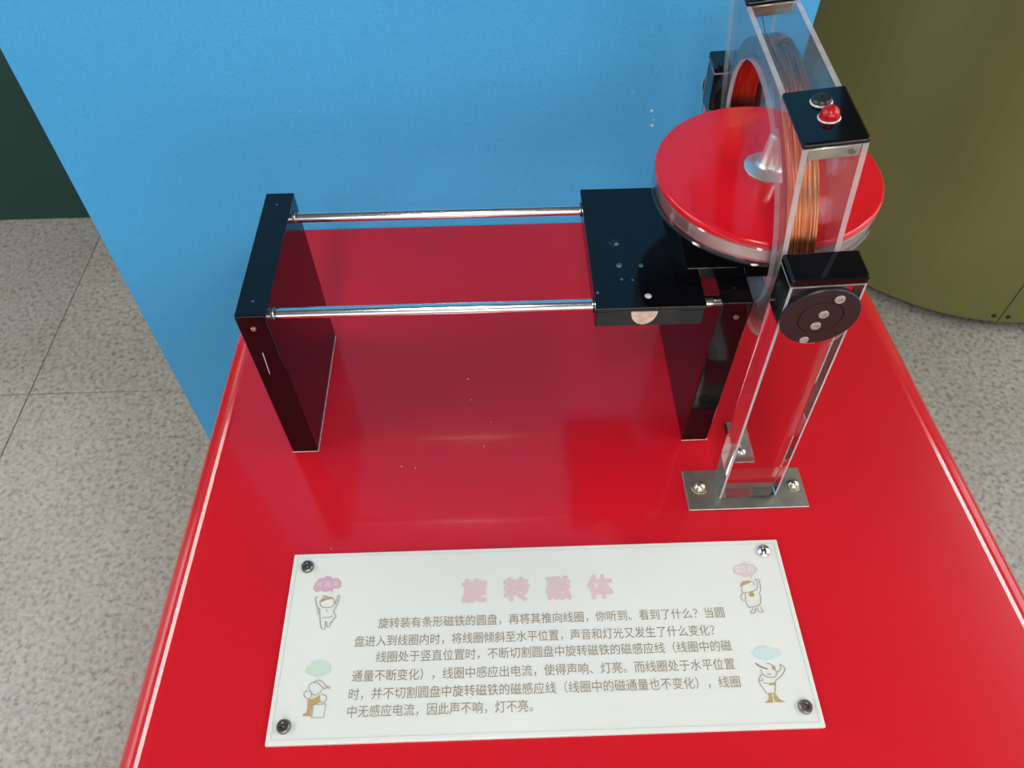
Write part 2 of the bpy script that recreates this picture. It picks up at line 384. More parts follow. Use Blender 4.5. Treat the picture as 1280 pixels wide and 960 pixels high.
# ------------------------------------------------------------------ red table
table = empty('display_table', (0.25, 0.24, FLOOR_Z), 'glossy red display table with rounded edges against the blue board', 'table')
table_o = Vector((0.25, 0.24, FLOOR_Z))
def trap(y): return (-0.1170 + 0.019 * y, 0.6345 - 0.0545 * y)
bm = bmesh.new(); yA, yB = -0.115, 0.5823
(xa0, xa1), (xb0, xb1) = trap(yA), trap(yB)
q = [(xa0, yA), (xa1, yA), (xb1, yB), (xb0, yB)]
lo = [bm.verts.new((x, y, -0.075)) for x, y in q]; hi = [bm.verts.new((x, y, 0.0)) for x, y in q]
bm.faces.new(lo); bm.faces.new(hi)
for i in range(4): bm.faces.new((lo[i], lo[(i + 1) % 4], hi[(i + 1) % 4], hi[i]))
es = [e for e in bm.edges if not (abs(e.verts[0].co.y - yB) < 1e-5 and abs(e.verts[1].co.y - yB) < 1e-5) and max(e.verts[0].co.z, e.verts[1].co.z) > -0.01]
bmesh.ops.bevel(bm, geom=es, offset=0.028, segments=12, affect='EDGES', profile=0.5)
bmesh.ops.translate(bm, vec=-table_o, verts=bm.verts)
from_bm('table_top', bm, M['red'], table, None, True, 30)
bm = bmesh.new()
q = [(xa0 + .02, yA + .02), (xa1 - .02, yA + .02), (xb1 - .02, yB), (xb0 + .02, yB)]
lo = [bm.verts.new((x, y, FLOOR_Z)) for x, y in q]; hi = [bm.verts.new((x, y, -0.0755)) for x, y in q]
bm.faces.new(lo); bm.faces.new(hi)
for i in range(4): bm.faces.new((lo[i], lo[(i + 1) % 4], hi[(i + 1) % 4], hi[i]))
bmesh.ops.translate(bm, vec=-table_o, verts=bm.verts)
from_bm('cabinet_body', bm, M['red'], table)
# tiny paint specks on the table (chips)
sp = bmesh.new()
for (x, y, r) in [(0.1489, 0.345, .0009), (0.172, 0.290, .0006), (0.165, 0.262, .0005), (0.10, 0.240, .0005), (0.087, 0.242, .0005), (0.152, 0.318, .0005), (0.03, 0.16, .0006)]:
    lathe_bm([(r, 0.00005), (r * 0.6, 0.0005), (0, 0.0006)], 8, sp, Matrix.Translation(Vector((x, y, 0)) - table_o))
o = from_bm('paint_speck', sp, M['glue'], table); o['kind'] = 'stuff'
# ------------------------------------------------------------------ rail frame: two black end plates and two steel rods
ZS = 0.19; YF, YK = 0.2622, 0.410; TH = 0.0242; XL, XR = -0.0184, 0.3555
frame = empty('rail_frame', (XL, YF, 0), 'black two-ended frame with two polished steel rails on the red table', 'rail frame')
for x in (XL, XR):
    dx = x - XL
    e = box('end_plate', 0, TH, 0, YK - YF, 0.0, ZS, M['black'], frame, 0.0009, 2, (dx, 0, 0))
    # pale glue line round the foot
    bm = bmesh.new()
    box_bm(-0.0003, TH + 0.0006, -0.0005, 0.0, 0.0, 0.0004, bm=bm); box_bm(TH, TH + 0.0006, -0.0005, YK - YF, 0.0, 0.0005, bm=bm)
    from_bm('glue_line', bm, M['glue'], e)
    for sx, sy in ((0.5, 0.016), (0.5, YK - YF - 0.016)):
        cyl('dowel', 0.0011, 0.0006, M['screw'], e, (TH * sx, sy, ZS - 0.0003), 'z', 12)
for yy, mm in ((0.2782, 0.0), (0.394, 0.0)):
    cyl('rail', 0.0047, XR - XL - TH + 0.0005, M['steel'], frame, (TH - 0.0002, yy - YF, 0.1755), 'x', 24)
    lathe('rail_collar', [(0.0048, 0), (0.0050, 0.0002), (0.0050, 0.0010), (0.0048, 0.0013)], M['steel_dull'], frame, (TH, yy - YF, 0.1755), 'x', 24)
    nut = lathe('rail_nut', [(0, 0), (0.0078, 0), (0.0078, 0.0022), (0.004, 0.0026), (0, 0.0026)], M['steel_dull'], frame, (XR - XL + TH, yy - YF, 0.1755), 'x', 6, smooth=False)
screw_head('end_screw', 0.0022, frame, (-0.0069 - XL, -0.0001, 0.1761), '-y', M['bolt'])
screw_head('end_screw', 0.0022, frame, (0.3691 - XL, -0.0001, 0.1741), '-y', M['screw'])
bm = bmesh.new()
a, b = Vector((-0.0079 - XL, -0.0003, 0.1472)), Vector((-0.0090 - XL + 0.0001, -0.0003, 0.1200))
box_bm(0, 0.0005, -0.0001, 0.0003, -0.027, 0, bm=bm)
bmesh.ops.transform(bm, matrix=Matrix.Translation(a) @ Matrix.Rotation(0.05, 4, 'Y'), verts=bm.verts)
from_bm('scratch', bm, M['glue'], frame)

# ------------------------------------------------------------------ sliding carriage with the magnet disc
SL, SR, SF, SK, SZ, ST = 0.2585, 0.3445, 0.2632, 0.4085, 0.1865, 0.0215
DX, DY, DZ, DR, DT = 0.3900, 0.3352, 0.2581, 0.0844, 0.0225
car = empty('magnet_disc_carriage', (SL, SF, SZ - ST), 'black sliding carriage on the two rails carrying a big red topped spinning disc', 'carriage')
co = Vector((SL, SF, SZ - ST))
def C(x, y, z): return Vector((x, y, z)) - co
# carriage plate is a thin top plate over a slightly inset bearing block bored for the rails
box('carriage_plate', 0, SR - SL, 0, SK - SF, ST - 0.0045, ST, M['black'], car, 0.0007, 2)
bm = box_bm(0.0008, SR - SL - 0.0008, 0.0007, SK - SF - 0.0007, 0.0, ST - 0.0048, 0.0006, 1)
from_bm('bearing_block', bm, M['black'], car, None, True)
for yy in (0.2782, 0.394):
    lathe('rail_bush', [(0.0050, -0.0003), (0.0062, -0.0003), (0.0062, 0.0008), (0.0050, 0.0008)], M['black_matt'], car, C(SL + 0.0003, yy, 0.1755), '-x', 24, close=True)
# pale half round plug in the front face, scratches, holes and screws on the plate
n = 20; pts = [(0.0103 * math.cos(PI + PI * k / n), 0.0145 * math.sin(PI + PI * k / n)) for k in range(n + 1)]
bm = prism_bm(pts, 0, 0.0006)
bmesh.ops.transform(bm, matrix=Matrix.Translation(C(0.2967, SF - 0.0001 + 0.0008, SZ - 0.0048)) @ Matrix.Rotation(PI / 2, 4, 'X'), verts=bm.verts)
from_bm('half_round_plug', bm, M['wood'], car)
lathe('plate_hole', [(0.0046, 0.0002), (0.0038, 0.0007), (0.0036, 0.0002), (0, 0.0001)], M['black_matt'], car, C(0.2805, 0.3365, SZ), 'z', 24)
dome('glue_spot', 0.0020, 0.0005, car, C(0.2828, 0.3353, SZ + 0.0002), mat=M['steel_dull'])
for x, y, r in [(0.2819, 0.3103, .0024), (0.2993, 0.3096, .0020), (0.2820, 0.2947, .0013), (0.2602 + .0012, 0.2805, .0013), (0.2905, 0.2935, .0009)]:
    screw_head('plate_screw', r, car, C(x, y, SZ - r * 0.22), 'z', M['screw'])
dome('glue_spot', 0.0027, 0.0008, car, C(0.3004, 0.2754, SZ), mat=M['glue'])
# black bearing bracket that reaches from the plate over the right end plate, under the disc
bm = bmesh.new()
box_bm(0.330 - SL, SR - 0.0006 - SL, 0.2880 - SF, 0.3830 - SF, ST + 0.0001, 0.1912 - co.z, bm=bm)
from_bm('bracket_foot', bm, M['black'], car)
box('bearing_bracket', 0.330 - SL, 0.4040 - SL, 0.2880 - SF, 0.3830 - SF, 0.1913 - co.z, 0.2030 - co.z, M['black'], car, 0.001, 2)
cyl('spindle', 0.009, DZ - DT - 0.2030 + 0.0001, M['alu'], car, C(DX, DY, 0.2030), 'z', 32)
# disc built as parts: red top with rounded lip, polished rim band, clear acrylic lower flange
r = DR
top = lathe('disc_top', [(0, -0.0055), (r - 0.0004, -0.0055), (r, -0.0040)] + [(r - 0.0022 + 0.0022 * math.cos(a), -0.0022 + 0.0022 * math.sin(a)) for a in [PI / 2 * k / 6 for k in range(7)]] + [(0, 0)],
            M['red_disc'], car, C(DX, DY, DZ), 'z', 128, sharp=40)
RIMMI = [0, 1, 0, 1, 1]
lathe('disc_rim', [(0, -DT + 0.003), (r - 0.0022, -DT + 0.003), (r - 0.0014, -0.0168), (r - 0.0018, -0.0082), (r - 0.0012, -0.0057), (0, -0.0057)], [M['rim'], M['rim_pink']], car, C(DX, DY, DZ), 'z', 128, sharp=60, mat_index=RIMMI)
lathe('rim_sleeve', [(r - 0.0007, -DT + 0.0022), (r + 0.0001, -DT + 0.0026), (r + 0.0001, -0.0070), (r - 0.0007, -0.0060)], M['clear'], car, C(DX, DY, DZ), 'z', 128, close=True)
lathe('disc_flange', [(0, -DT), (r - 0.0008, -DT), (r + 0.0004, -DT + 0.0009), (r - 0.0006, -DT + 0.0021), (0, -DT + 0.0024)], M['clear_side'], car, C(DX, DY, DZ), 'z', 128, sharp=60)
lathe('turning_knob', [(0, 0), (0.0190, 0), (0.0192, 0.0010), (0.0178, 0.0022), (0.0120, 0.0030), (0.0098, 0.0042), (0.0088, 0.0065), (0.0078, 0.020), (0.0068, 0.0270), (0.0060, 0.0300), (0.0052, 0.0305), (0, 0.0305)],
      M['alu'], car, C(DX + 0.0012, DY + 0.001, DZ), 'z', 64, sharp=50)

# ------------------------------------------------------------------ acrylic posts that hold the coil
LEAN = math.radians(-2.35)
def post(front):
    s = 1 if front else -1        # mirrored in y for the rear post
    y0 = 0.1964 if front else 0.4690
    lab = ('near clear acrylic post with black cap and round pivot disc, bolted to the red table' if front
           else 'rear clear acrylic post with black cap, half hidden behind the coil case')
    P = empty('acrylic_post', (0.3786, y0, 0.0), lab, 'post')
    D = 0.0240
    def yy(a, b): return (a, b) if front else (-b, -a)
    # foot plate, bolted flat
    ya, yb = yy(-0.0112, 0.0300)
    base = from_bm('foot_plate', box_bm(0.3492 - 0.3786, 0.4580 - 0.3786, ya, yb, 0.0, 0.0028, 0.0005, 1), M['steel_dull'], P, None, True)
    for bx in (0.3622, 0.4484):
        ny = 0.0118 * s
        lathe('washer', [(0.0022, 0), (0.0072, 0), (0.0070, 0.0010), (0.0022, 0.0010)], M['steel_dull'], base, (bx - 0.3786, ny, 0.0028), 'z', 24, close=True)
        dome('bolt', 0.0054, 0.0050, base, (bx - 0.3786, ny, 0.0038), mat=M['bolt'])
    lean = Matrix.Translation((0, 0, 0.0030)) @ Matrix.Rotation(LEAN, 4, 'Y')
    def leaned(name, bm, mat, parent=None, smooth=False):
        bmesh.ops.transform(bm, matrix=lean, verts=bm.verts)
        return from_bm(name, bm, mat, parent or P, None, smooth)
    H = 0.2690; W0 = 0.0505; W1 = 0.0478
    ya, yb = yy(0, D)
    bm = box_bm(0, W0, ya, yb, 0.0, H)
    for v in bm.verts:
        if v.co.z > H / 2 and v.co.x > W0 / 2: v.co.x = W1
    bmesh.ops.bevel(bm, geom=bm.edges[:], offset=0.0006, segments=1, affect='EDGES')
    col = leaned('column', bm, M['solid'])
    # frosted strips along the four upright arrises
    for x0_, x1_ in ((0, 0.0016), (W0 - 0.0010, W0)):
        for ye in ((0,) if front else (1,)):
            bm = box_bm(x0_, x1_, 0, 0, 0, H) if False else box_bm(x0_ - 0.0001, x1_ + 0.0001, (ya - 0.0002) if ye == 0 else yb - 0.0002, (ya + 0.0002) if ye == 0 else yb + 0.0002, 0.0002, H - 0.0002)
            for v in bm.verts:
                if v.co.z > H / 2 and v.co.x > W0 / 2: v.co.x -= W0 - W1
            leaned('column_edge', bm, M['edge'])
    bm = box_bm(-0.0004, W1 + 0.0006, ya - 0.0006, yb + 0.0004, H + 0.0002, H + 0.0068, 0.0016, 3)
    leaned('cap', bm, M['black'], None, True)
    bm = box_bm(0.0002, W1 - 0.0001, ya + 0.0001, yb - 0.0001, H - 0.0010, H + 0.0001)
    leaned('cap_glue', bm, M['edge'])
    # pivot: black flange on the outer face, bush through the column, inner hub
    pc = Vector((0.3935 - 0.3786, 0, 0.2468))
    ax = '-y' if front else 'y'
    fl = lathe('pivot_disc', [(0.0255, 0), (0.0257, 0.0008), (0.0257, 0.0022), (0.0250, 0.0030), (0.0147, 0.0030), (0.0143, 0.0021), (0.0139, 0.0030), (0, 0.0030)], M['black_matt'], P, pc + Vector((0, -0.0003 * s, 0)), ax, 64)
    for sx, sz, rr in ((0.0071, 0.0170, .0034), (0.0010, 0.0034, .0033), (-0.0010, -0.0075, .0034), (-0.0045, -0.0215, .0031)):
        screw_head('pivot_screw', rr, fl, Vector((sx, -0.0023 * s, sz)), ax, M['pivot_screw'])
    lathe('bush', [(0.0150, 0.0006), (0.0215, 0.0006), (0.0215, D - 0.0006), (0.0150, D - 0.0006)], M['black_matt'], P, pc, 'y' if front else '-y', 48, close=True)
    lathe('pivot_pin', [(0, 0), (0.0125, 0), (0.0125, 0.0020), (0, 0.0020)], M['black_matt'], P, pc + Vector((0, s * (D + 0.0001), 0)), 'y' if front else '-y', 32)
    if front:
        tb = from_bm('steel_tab', box_bm(0.4010 - 0.3786, 0.4195 - 0.3786, 0.2480 - y0, 0.2800 - y0, 0.0, 0.0022, 0.0004, 1), M['steel_dull'], P, None, True)
        dome('tab_bolt', 0.0045, 0.004, tb, (0.4090 - 0.3786, 0.2600 - y0, 0.0022), mat=M['steel'])
    return P
post(True); post(False)

# ------------------------------------------------------------------ coil case: square clear housing with a round bore and a copper winding
ex = Vector((1, -0.0274, 0.1236)).normalized(); ey = Vector((0.0274, 1, 0)).normalized(); ez = ex.cross(ey)
case = empty('coil_case', (0.3746, 0.3325, 0.2455), 'clear acrylic coil housing with copper winding, black corner caps and red lamp, tilted between posts', 'coil case')
case.matrix_world = Matrix(((ex.x, ey.x, ez.x, 0.3746), (ex.y, ey.y, ez.y, 0.3325), (ex.z, ey.z, ez.z, 0.2455), (0, 0, 0, 1)))
HS = 0.109; W = 0.0365; T = 0.0034; HR = 0.0895
def side_plate(x0, x1):
    """square sheet with a round hole: clear faces, frosted sawn edges; front lower corner rounded"""
    bm = bmesh.new(); n = 96; rc = 0.070; HB = 0.0935
    def outer(a):
        c, s = math.cos(a), math.sin(a); k = min(HS / max(abs(c), 1e-9), (HS if s > 0 else HB) / max(abs(s), 1e-9)); y, z = c * k, s * k
        # rounded lower corners
        if z < 0:
            qy, qz = abs(y) - (HS - rc), -z - (HB - rc)
            if qy > 0 and qz > 0:
                # intersect ray with the corner arc
                cyy, czz = (HS - rc) * (1 if y > 0 else -1), -(HB - rc)
                B = c * cyy + s * czz; Cc = cyy ** 2 + czz ** 2 - rc ** 2
                t = B + math.sqrt(max(0, B * B - Cc)); y, z = c * t, s * t
        return y, z
    R4 = []
    for k in range(n):
        a = 2 * PI * (k + 0.0) / n
        oy, oz = outer(a); iy, iz = HR * math.cos(a), HR * math.sin(a)
        R4.append([bm.verts.new((x0, oy, oz)), bm.verts.new((x1, oy, oz)), bm.verts.new((x1, iy, iz)), bm.verts.new((x0, iy, iz))])
    for k in range(n):
        A, B = R4[k], R4[(k + 1) % n]
        for q, mi in ((0, 1), (1, 0), (2, 2 if x0 > 0.01 else 1), (3, 0)):
            f = bm.faces.new((A[q], A[(q + 1) % 4], B[(q + 1) % 4], B[q])); f.material_index = mi
    return from_bm('side_plate', bm, [M['clear_side'], M['edge'], M['clear_side']], case)
side_plate(0, T); side_plate(W - T, W)
# closing sheets between the side plates (top window, front, back, bottom)
CW = 0.053   # length of the black cap blocks
box('top_window', T, W - T, -HS + CW, HS - CW, HS - 0.0030, HS - 0.0003, M['clear'], case)
box('front_window', T, W - T, -HS + 0.0003, -HS + 0.003, -0.022, HS - 0.0100, M['clear'], case)
box('rear_window', T, W - T, HS - 0.003, HS - 0.0003, -0.022, HS - 0.0100, M['clear'], case)
box('bottom_sheet', T, W - T, -0.038, 0.038, -0.0932, -0.0926, M['clear'], case)
for s in (-1, 1):
    y0_, y1_ = (-HS - 0.0006, -HS + CW) if s < 0 else (HS - CW, HS + 0.0006)
    cap = box('corner_cap', -0.0004, W + 0.0004, y0_, y1_, HS + 0.0001, HS + 0.0040, M['black'], case, 0.0016, 3)
    blk = box('corner_block', T + 0.0002, W - T - 0.0002, y0_ + 0.0010, y1_ - 0.001, HS - 0.0085, HS - 0.0001, M['steel_dull'], case, 0.0008, 1)
    screw_head('block_screw', 0.0020, blk, (W * 0.77, y0_ + 0.0011, HS - 0.0045), '-y', M['screw']) if s < 0 else None
    by = -0.0705 if s < 0 else 0.0614
    # buzzer: black domed disc with a centre pin hole in a ring of white glue
    bz = lathe('buzzer', [(0.0058, 0), (0.0060, 0.0018), (0.0050, 0.0030), (0.0008, 0.0034), (0.0008, 0.0022), (0, 0.0022)], M['black_matt'], case, (0.0190 if s < 0 else 0.0160, by, HS + 0.0040), 'z', 32)
    lathe('glue_ring', [(0.0058, 0), (0.0066, 0), (0.0062, 0.0006), (0.0058, 0.0010)], M['glue'], bz, None, 'z', 28, close=True)
lb = Vector((0.0195, -0.0865, HS + 0.0040))
led = lathe('red_lamp', [(0.0060, 0), (0.0060, 0.0012), (0.0053, 0.0014), (0.0053, 0.0028)] + [(0.0053 * math.cos(a), 0.0028 + 0.0046 * math.sin(a)) for a in [PI / 2 * k / 8 for k in range(1, 8)]] + [(0, 0.0074)], M['led'], case, lb, 'z', 32, sharp=50)
lathe('glue_ring', [(0.0058, 0), (0.0066, 0), (0.0062, 0.0006), (0.0058, 0.0008)], M['glue'], led, None, 'z', 28, close=True)
# winding: ridged turns of wire on a clear bobbin tube
WX0, WX1 = T + 0.0006, T + 0.0205
nt_ = 26; prof = []
rw = random.Random(5)
for k in range(nt_):
    x = WX0 + (WX1 - WX0) * (k + 0.5) / nt_; hw = (WX1 - WX0) / nt_ / 2; rr = 0.1042 + rw.uniform(-0.0007, 0.0005)
    prof += [(rr - 0.0006, x - hw), (rr, x - hw * 0.5), (rr, x + hw * 0.5)]
prof += [(0.1036, WX1), (0.0935, WX1), (0.0935, WX0)]
wd = lathe('winding', prof, M['copper'], case, None, 'x', 160, close=True, sharp=80)
wd['label'] = 'coil of fine copper wire'
lathe('bobbin_tube', [(HR + 0.0002, T + 0.0002), (HR + 0.0030, T + 0.0002), (HR + 0.0030, W - T - 0.0002), (HR + 0.0002, W - T - 0.0002)], M['clear'], case, None, 'x', 96, close=True)
# loose lead-in loops of wire above the winding
def tube_bm(pts, r, seg=6, bm=None, closed=False):
    if bm is None: bm = bmesh.new()
    pts = [Vector(p) for p in pts]; rings = []; n = len(pts)
    for i, p in enumerate(pts):
        t = (pts[min(i + 1, n - 1)] - pts[max(i - 1, 0)]).normalized()
        u = t.orthogonal().normalized() if abs(t.z) > 0.95 else t.cross(Vector((0, 0, 1))).normalized(); w = t.cross(u)
        rings.append([bm.verts.new(p + (u * math.cos(2 * PI * k / seg) + w * math.sin(2 * PI * k / seg)) * r) for k in range(seg)])
    for i in range(n - 1):
        for k in range(seg): bm.faces.new((rings[i][k], rings[i][(k + 1) % seg], rings[i + 1][(k + 1) % seg], rings[i + 1][k]))
    return bm
bm = bmesh.new()
for k in range(2):
    tube_bm([(0.016 + 0.003 * k + 0.004 * math.cos(a), 0.010 + 0.012 * k * 0.3 + 0.002 * math.sin(a), 0.1035 + 0.0022 * math.sin(a)) for a in [PI * q / 10 for q in range(11)]], 0.0003, 5, bm)
tube_bm([(0.009, 0.018, 0.104), (0.008, 0.03, 0.1045), (0.010, 0.045, 0.103), (0.012, 0.058, 0.1005)], 0.0003, 5, bm)
from_bm('wire_lead', bm, M['hole'], case, None, True)

# ------------------------------------------------------------------ information plaque
plq = empty('information_plaque', (0, 0, 0), 'white acrylic plaque printed with lines of text and sketches, screwed to the red table front', 'plaque')
PW, PH, PT = 0.42, 0.1536, 0.0040
box('plaque_board', 0, PW, 0, PH, 0.0, PT, M['white'], plq, 0.0006, 2)
ZP = PT + 0.0003
bm = bmesh.new(); e = 0.0035
for x0, x1, y0, y1 in ((e, PW - e, PH - e - .0003, PH - e), (e, PW - e, e, e + .0003), (e, e + .0003, e, PH - e), (PW - e - .0003, PW - e, e, PH - e)):
    box_bm(x0, x1, y0, y1, PT - 0.0002, ZP, bm=bm)
from_bm('border_line', bm, M['line_grey'], plq)
font = bpy.data.fonts[0] if len(bpy.data.fonts) else None
def text_mesh(name, body, mat, parent, x0, x1, yc, h, bold=0.0, z=ZP, grow=0.0):
    cu = bpy.data.curves.new(name, 'FONT'); cu.body = body; cu.size = 1.0; cu.offset = bold; cu.fill_mode = 'FRONT'; cu.resolution_u = 2
    t = bpy.data.objects.new(name, cu); COL.objects.link(t)
    dg = bpy.context.evaluated_depsgraph_get(); me = bpy.data.meshes.new_from_object(t.evaluated_get(dg))
    bpy.data.objects.remove(t); bpy.data.curves.remove(cu)
    if not me.vertices: return None
    xs_ = [v.co.x for v in me.vertices]; ys_ = [v.co.y for v in me.vertices]
    ax, bx, ay, by = min(xs_), max(xs_), min(ys_), max(ys_)
    for v in me.vertices:
        v.co.x = x0 + (v.co.x - ax) / (bx - ax) * (x1 - x0); v.co.y = yc - h / 2 + (v.co.y - ay) / (by - ay) * h; v.co.z = z
    if grow:       # heavier, rounded strokes: the glyph is rastered on a fine grid, thickened and rebuilt as row strips
        import numpy as np
        st = 0.00022; m = grow * 1.3; nx = int((x1 - x0 + 2 * m) / st) + 1; ny = int((h + 2 * m) / st) + 1
        gx = x0 - m + (np.arange(nx) + 0.5) * st; gy = yc - h / 2 - m + (np.arange(ny) + 0.5) * st
        GX, GY = np.meshgrid(gx, gy); mask = np.zeros(GX.shape, bool)
        me.calc_loop_triangles()
        for t_ in me.loop_triangles:
            (ax_, ay_), (bx_, by_), (cx_, cy_) = [me.vertices[i].co.xy for i in t_.vertices]
            d1 = (GX - bx_) * (ay_ - by_) - (ax_ - bx_) * (GY - by_); d2 = (GX - cx_) * (by_ - cy_) - (bx_ - cx_) * (GY - cy_); d3 = (GX - ax_) * (cy_ - ay_) - (cx_ - ax_) * (GY - ay_)
            mask |= ((d1 >= 0) & (d2 >= 0) & (d3 >= 0)) | ((d1 <= 0) & (d2 <= 0) & (d3 <= 0))
        k = int(grow / st) + 1; big = np.zeros_like(mask)
        for dy in range(-k, k + 1):
            for dx in range(-k, k + 1):
                if dx * dx + dy * dy <= (grow / st) ** 2: big |= np.roll(np.roll(mask, dy, 0), dx, 1)
        vs, fs = [], []
        for r_ in range(ny):
            c_ = 0
            while c_ < nx:
                if big[r_, c_]:
                    e_ = c_
                    while e_ < nx and big[r_, e_]: e_ += 1
                    a0, a1, b0, b1 = x0 - m + c_ * st, x0 - m + e_ * st, gy[r_] - st / 2, gy[r_] + st / 2
                    n0 = len(vs); vs += [(a0, b0, z), (a1, b0, z), (a1, b1, z), (a0, b1, z)]; fs.append((n0, n0 + 1, n0 + 2, n0 + 3)); c_ = e_
                else: c_ += 1
        me = bpy.data.meshes.new(name); me.from_pydata(vs, [], fs)
    me.materials.clear()
    return link(name, me, mat, parent)
ROWS = [('旋转装有条形磁铁的圆盘，再将其推向线圈，你听到、看到了什么？当圆', 0.0776, 0.3612, 0.0902),
        ('盘进入到线圈内时，将线圈倾斜至水平位置，声音和灯光又发生了什么变化？', 0.0595, 0.3506, 0.0758),
        ('线圈处于竖直位置时，不断切割圆盘中旋转磁铁的磁感应线（线圈中的磁', 0.0779, 0.3616, 0.0629),
        ('通量不断变化），线圈中感应出电流，使得声响、灯亮。而线圈处于水平位置', 0.0602, 0.3611, 0.0486),
        ('时，并不切割圆盘中旋转磁铁的磁感应线（线圈中的磁通量也不变化），线圈', 0.0591, 0.3626, 0.0350),
        ('中无感应电流，因此声不响，灯不亮。', 0.0592, 0.2009, 0.0222)]
for s, a, b, y in ROWS: text_mesh('text_line', s, M['text'], plq, a, b, y, 0.0092, 0.0)
for s, x in zip('旋转磁体', (0.1558, 0.1914, 0.2266, 0.2620)): text_mesh('title_character', s, M['title'], plq, x - 0.0098, x + 0.0098, 0.1157, 0.0195, 0.0, ZP, 0.0011)
def prism_obj(name, pts, mat, z0=PT - 0.0002, z1=ZP): return from_bm(name, prism_bm([(x / 1000, y / 1000) for x, y in pts], z0, z1), mat, plq)
LINES=[[(25.6,114.6),(22.9,114.0),(24.2,109.6),(26.4,103.9),(27.4,100.3),(26.2,99.3)],[(28.5,100.3),(29.7,93.2),(31.1,87.6),(32.9,86.6),(34.5,87.2),(33.8,93.1),(34.8,93.4),(35.8,88.2),(38.4,88.8),(38.2,92.9)],[(40.3,107.7),(41.2,112.0),(41.6,115.2),(43.3,115.1),(43.3,111.9),(41.3,105.5),(39.6,102.0),(40.2,99.9),(42.9,97.0),(40.4,95.3),(38.4,91.5)],[(27.2,110.3),(29.9,113.4),(34.7,114.3),(38.4,112.8),(39.7,109.9),(39.2,105.6),(34.5,104.7),(28.8,105.6),(27.2,110.3)],[(29.9,113.4),(29.4,115.2),(31.8,115.2),(33.0,114.0)],[(27.8,105.2),(28.5,100.3)],[(30.7,96.0),(33.0,96.6),(36.8,96.5),(39.4,97.8)],[(33.6,103.6),(34.3,101.5)],[(27.7,40.1),(27.0,42.3),(29.4,44.9),(32.1,44.8)],[(32.2,44.4),(31.5,46.3),(35.4,46.6),(38.8,44.2),(41.5,40.4),(40.2,39.3),(36.8,42.0),(33.2,45.2)],[(42.5,39.6),(44.2,41.8)],[(41.7,40.0),(42.2,42.2)],[(28.2,39.3),(29.7,37.0),(33.0,35.0),(36.6,36.8),(38.2,39.7)],[(27.1,39.0),(24.2,37.6),(24.5,34.9),(27.2,32.6),(30.1,33.7),(30.1,36.6)],[(37.5,36.0),(41.9,34.4),(42.3,31.4),(39.5,28.9),(36.9,31.6)],[(32.4,28.1),(42.3,28.5),(41.6,18.7),(32.5,18.7),(32.4,28.1)],[(380.3,111.7),(379.6,106.6),(382.2,105.8),(391.0,107.7),(393.4,110.5),(394.5,115.6),(393.0,116.8),(392.4,117.2),(394.8,118.2),(396.5,116.3),(396.1,113.4),(396.3,109.7),(394.5,106.1)],[(390.3,115.8),(391.6,113.5),(390.7,112.5)],[(382.2,105.8),(381.1,100.8),(381.4,95.8),(382.2,93.3),(387.9,94.2),(391.5,94.8),(393.9,99.0),(394.2,103.3),(393.7,105.8)],[(380.1,105.9),(377.9,103.8),(377.3,100.9),(380.1,99.4)],[(385.6,93.2),(384.4,90.8),(382.2,88.7),(386.3,88.4),(387.9,92.7)],[(389.4,93.1),(389.2,89.2),(394.4,89.4),(392.8,91.2),(392.2,93.3)],[(377.7,48.5),(381.2,45.5),(386.2,44.0)],[(377.8,48.2),(380.9,45.1),(386.0,43.6)],[(386.1,47.9),(387.6,48.2),(392.7,45.2)],[(380.9,44.1),(381.0,39.9),(383.7,37.8),(390.6,36.8),(392.6,40.3),(392.2,43.1)],[(384.9,39.8),(388.0,39.4)],[(392.7,41.0),(395.6,42.3),(397.0,45.0),(396.0,46.8),(398.0,46.4),(399.1,45.0),(400.3,43.9),(398.1,40.8),(395.1,37.4),(391.0,35.4),(390.0,34.1),(389.0,30.0),(387.6,25.9)],[(380.6,39.9),(377.2,35.9),(377.8,32.4),(379.5,28.9),(380.9,25.8),(382.2,25.3),(387.6,25.6)],[(380.3,37.2),(380.5,34.7),(377.4,35.2)],[(380.5,33.4),(384.6,32.5)]]
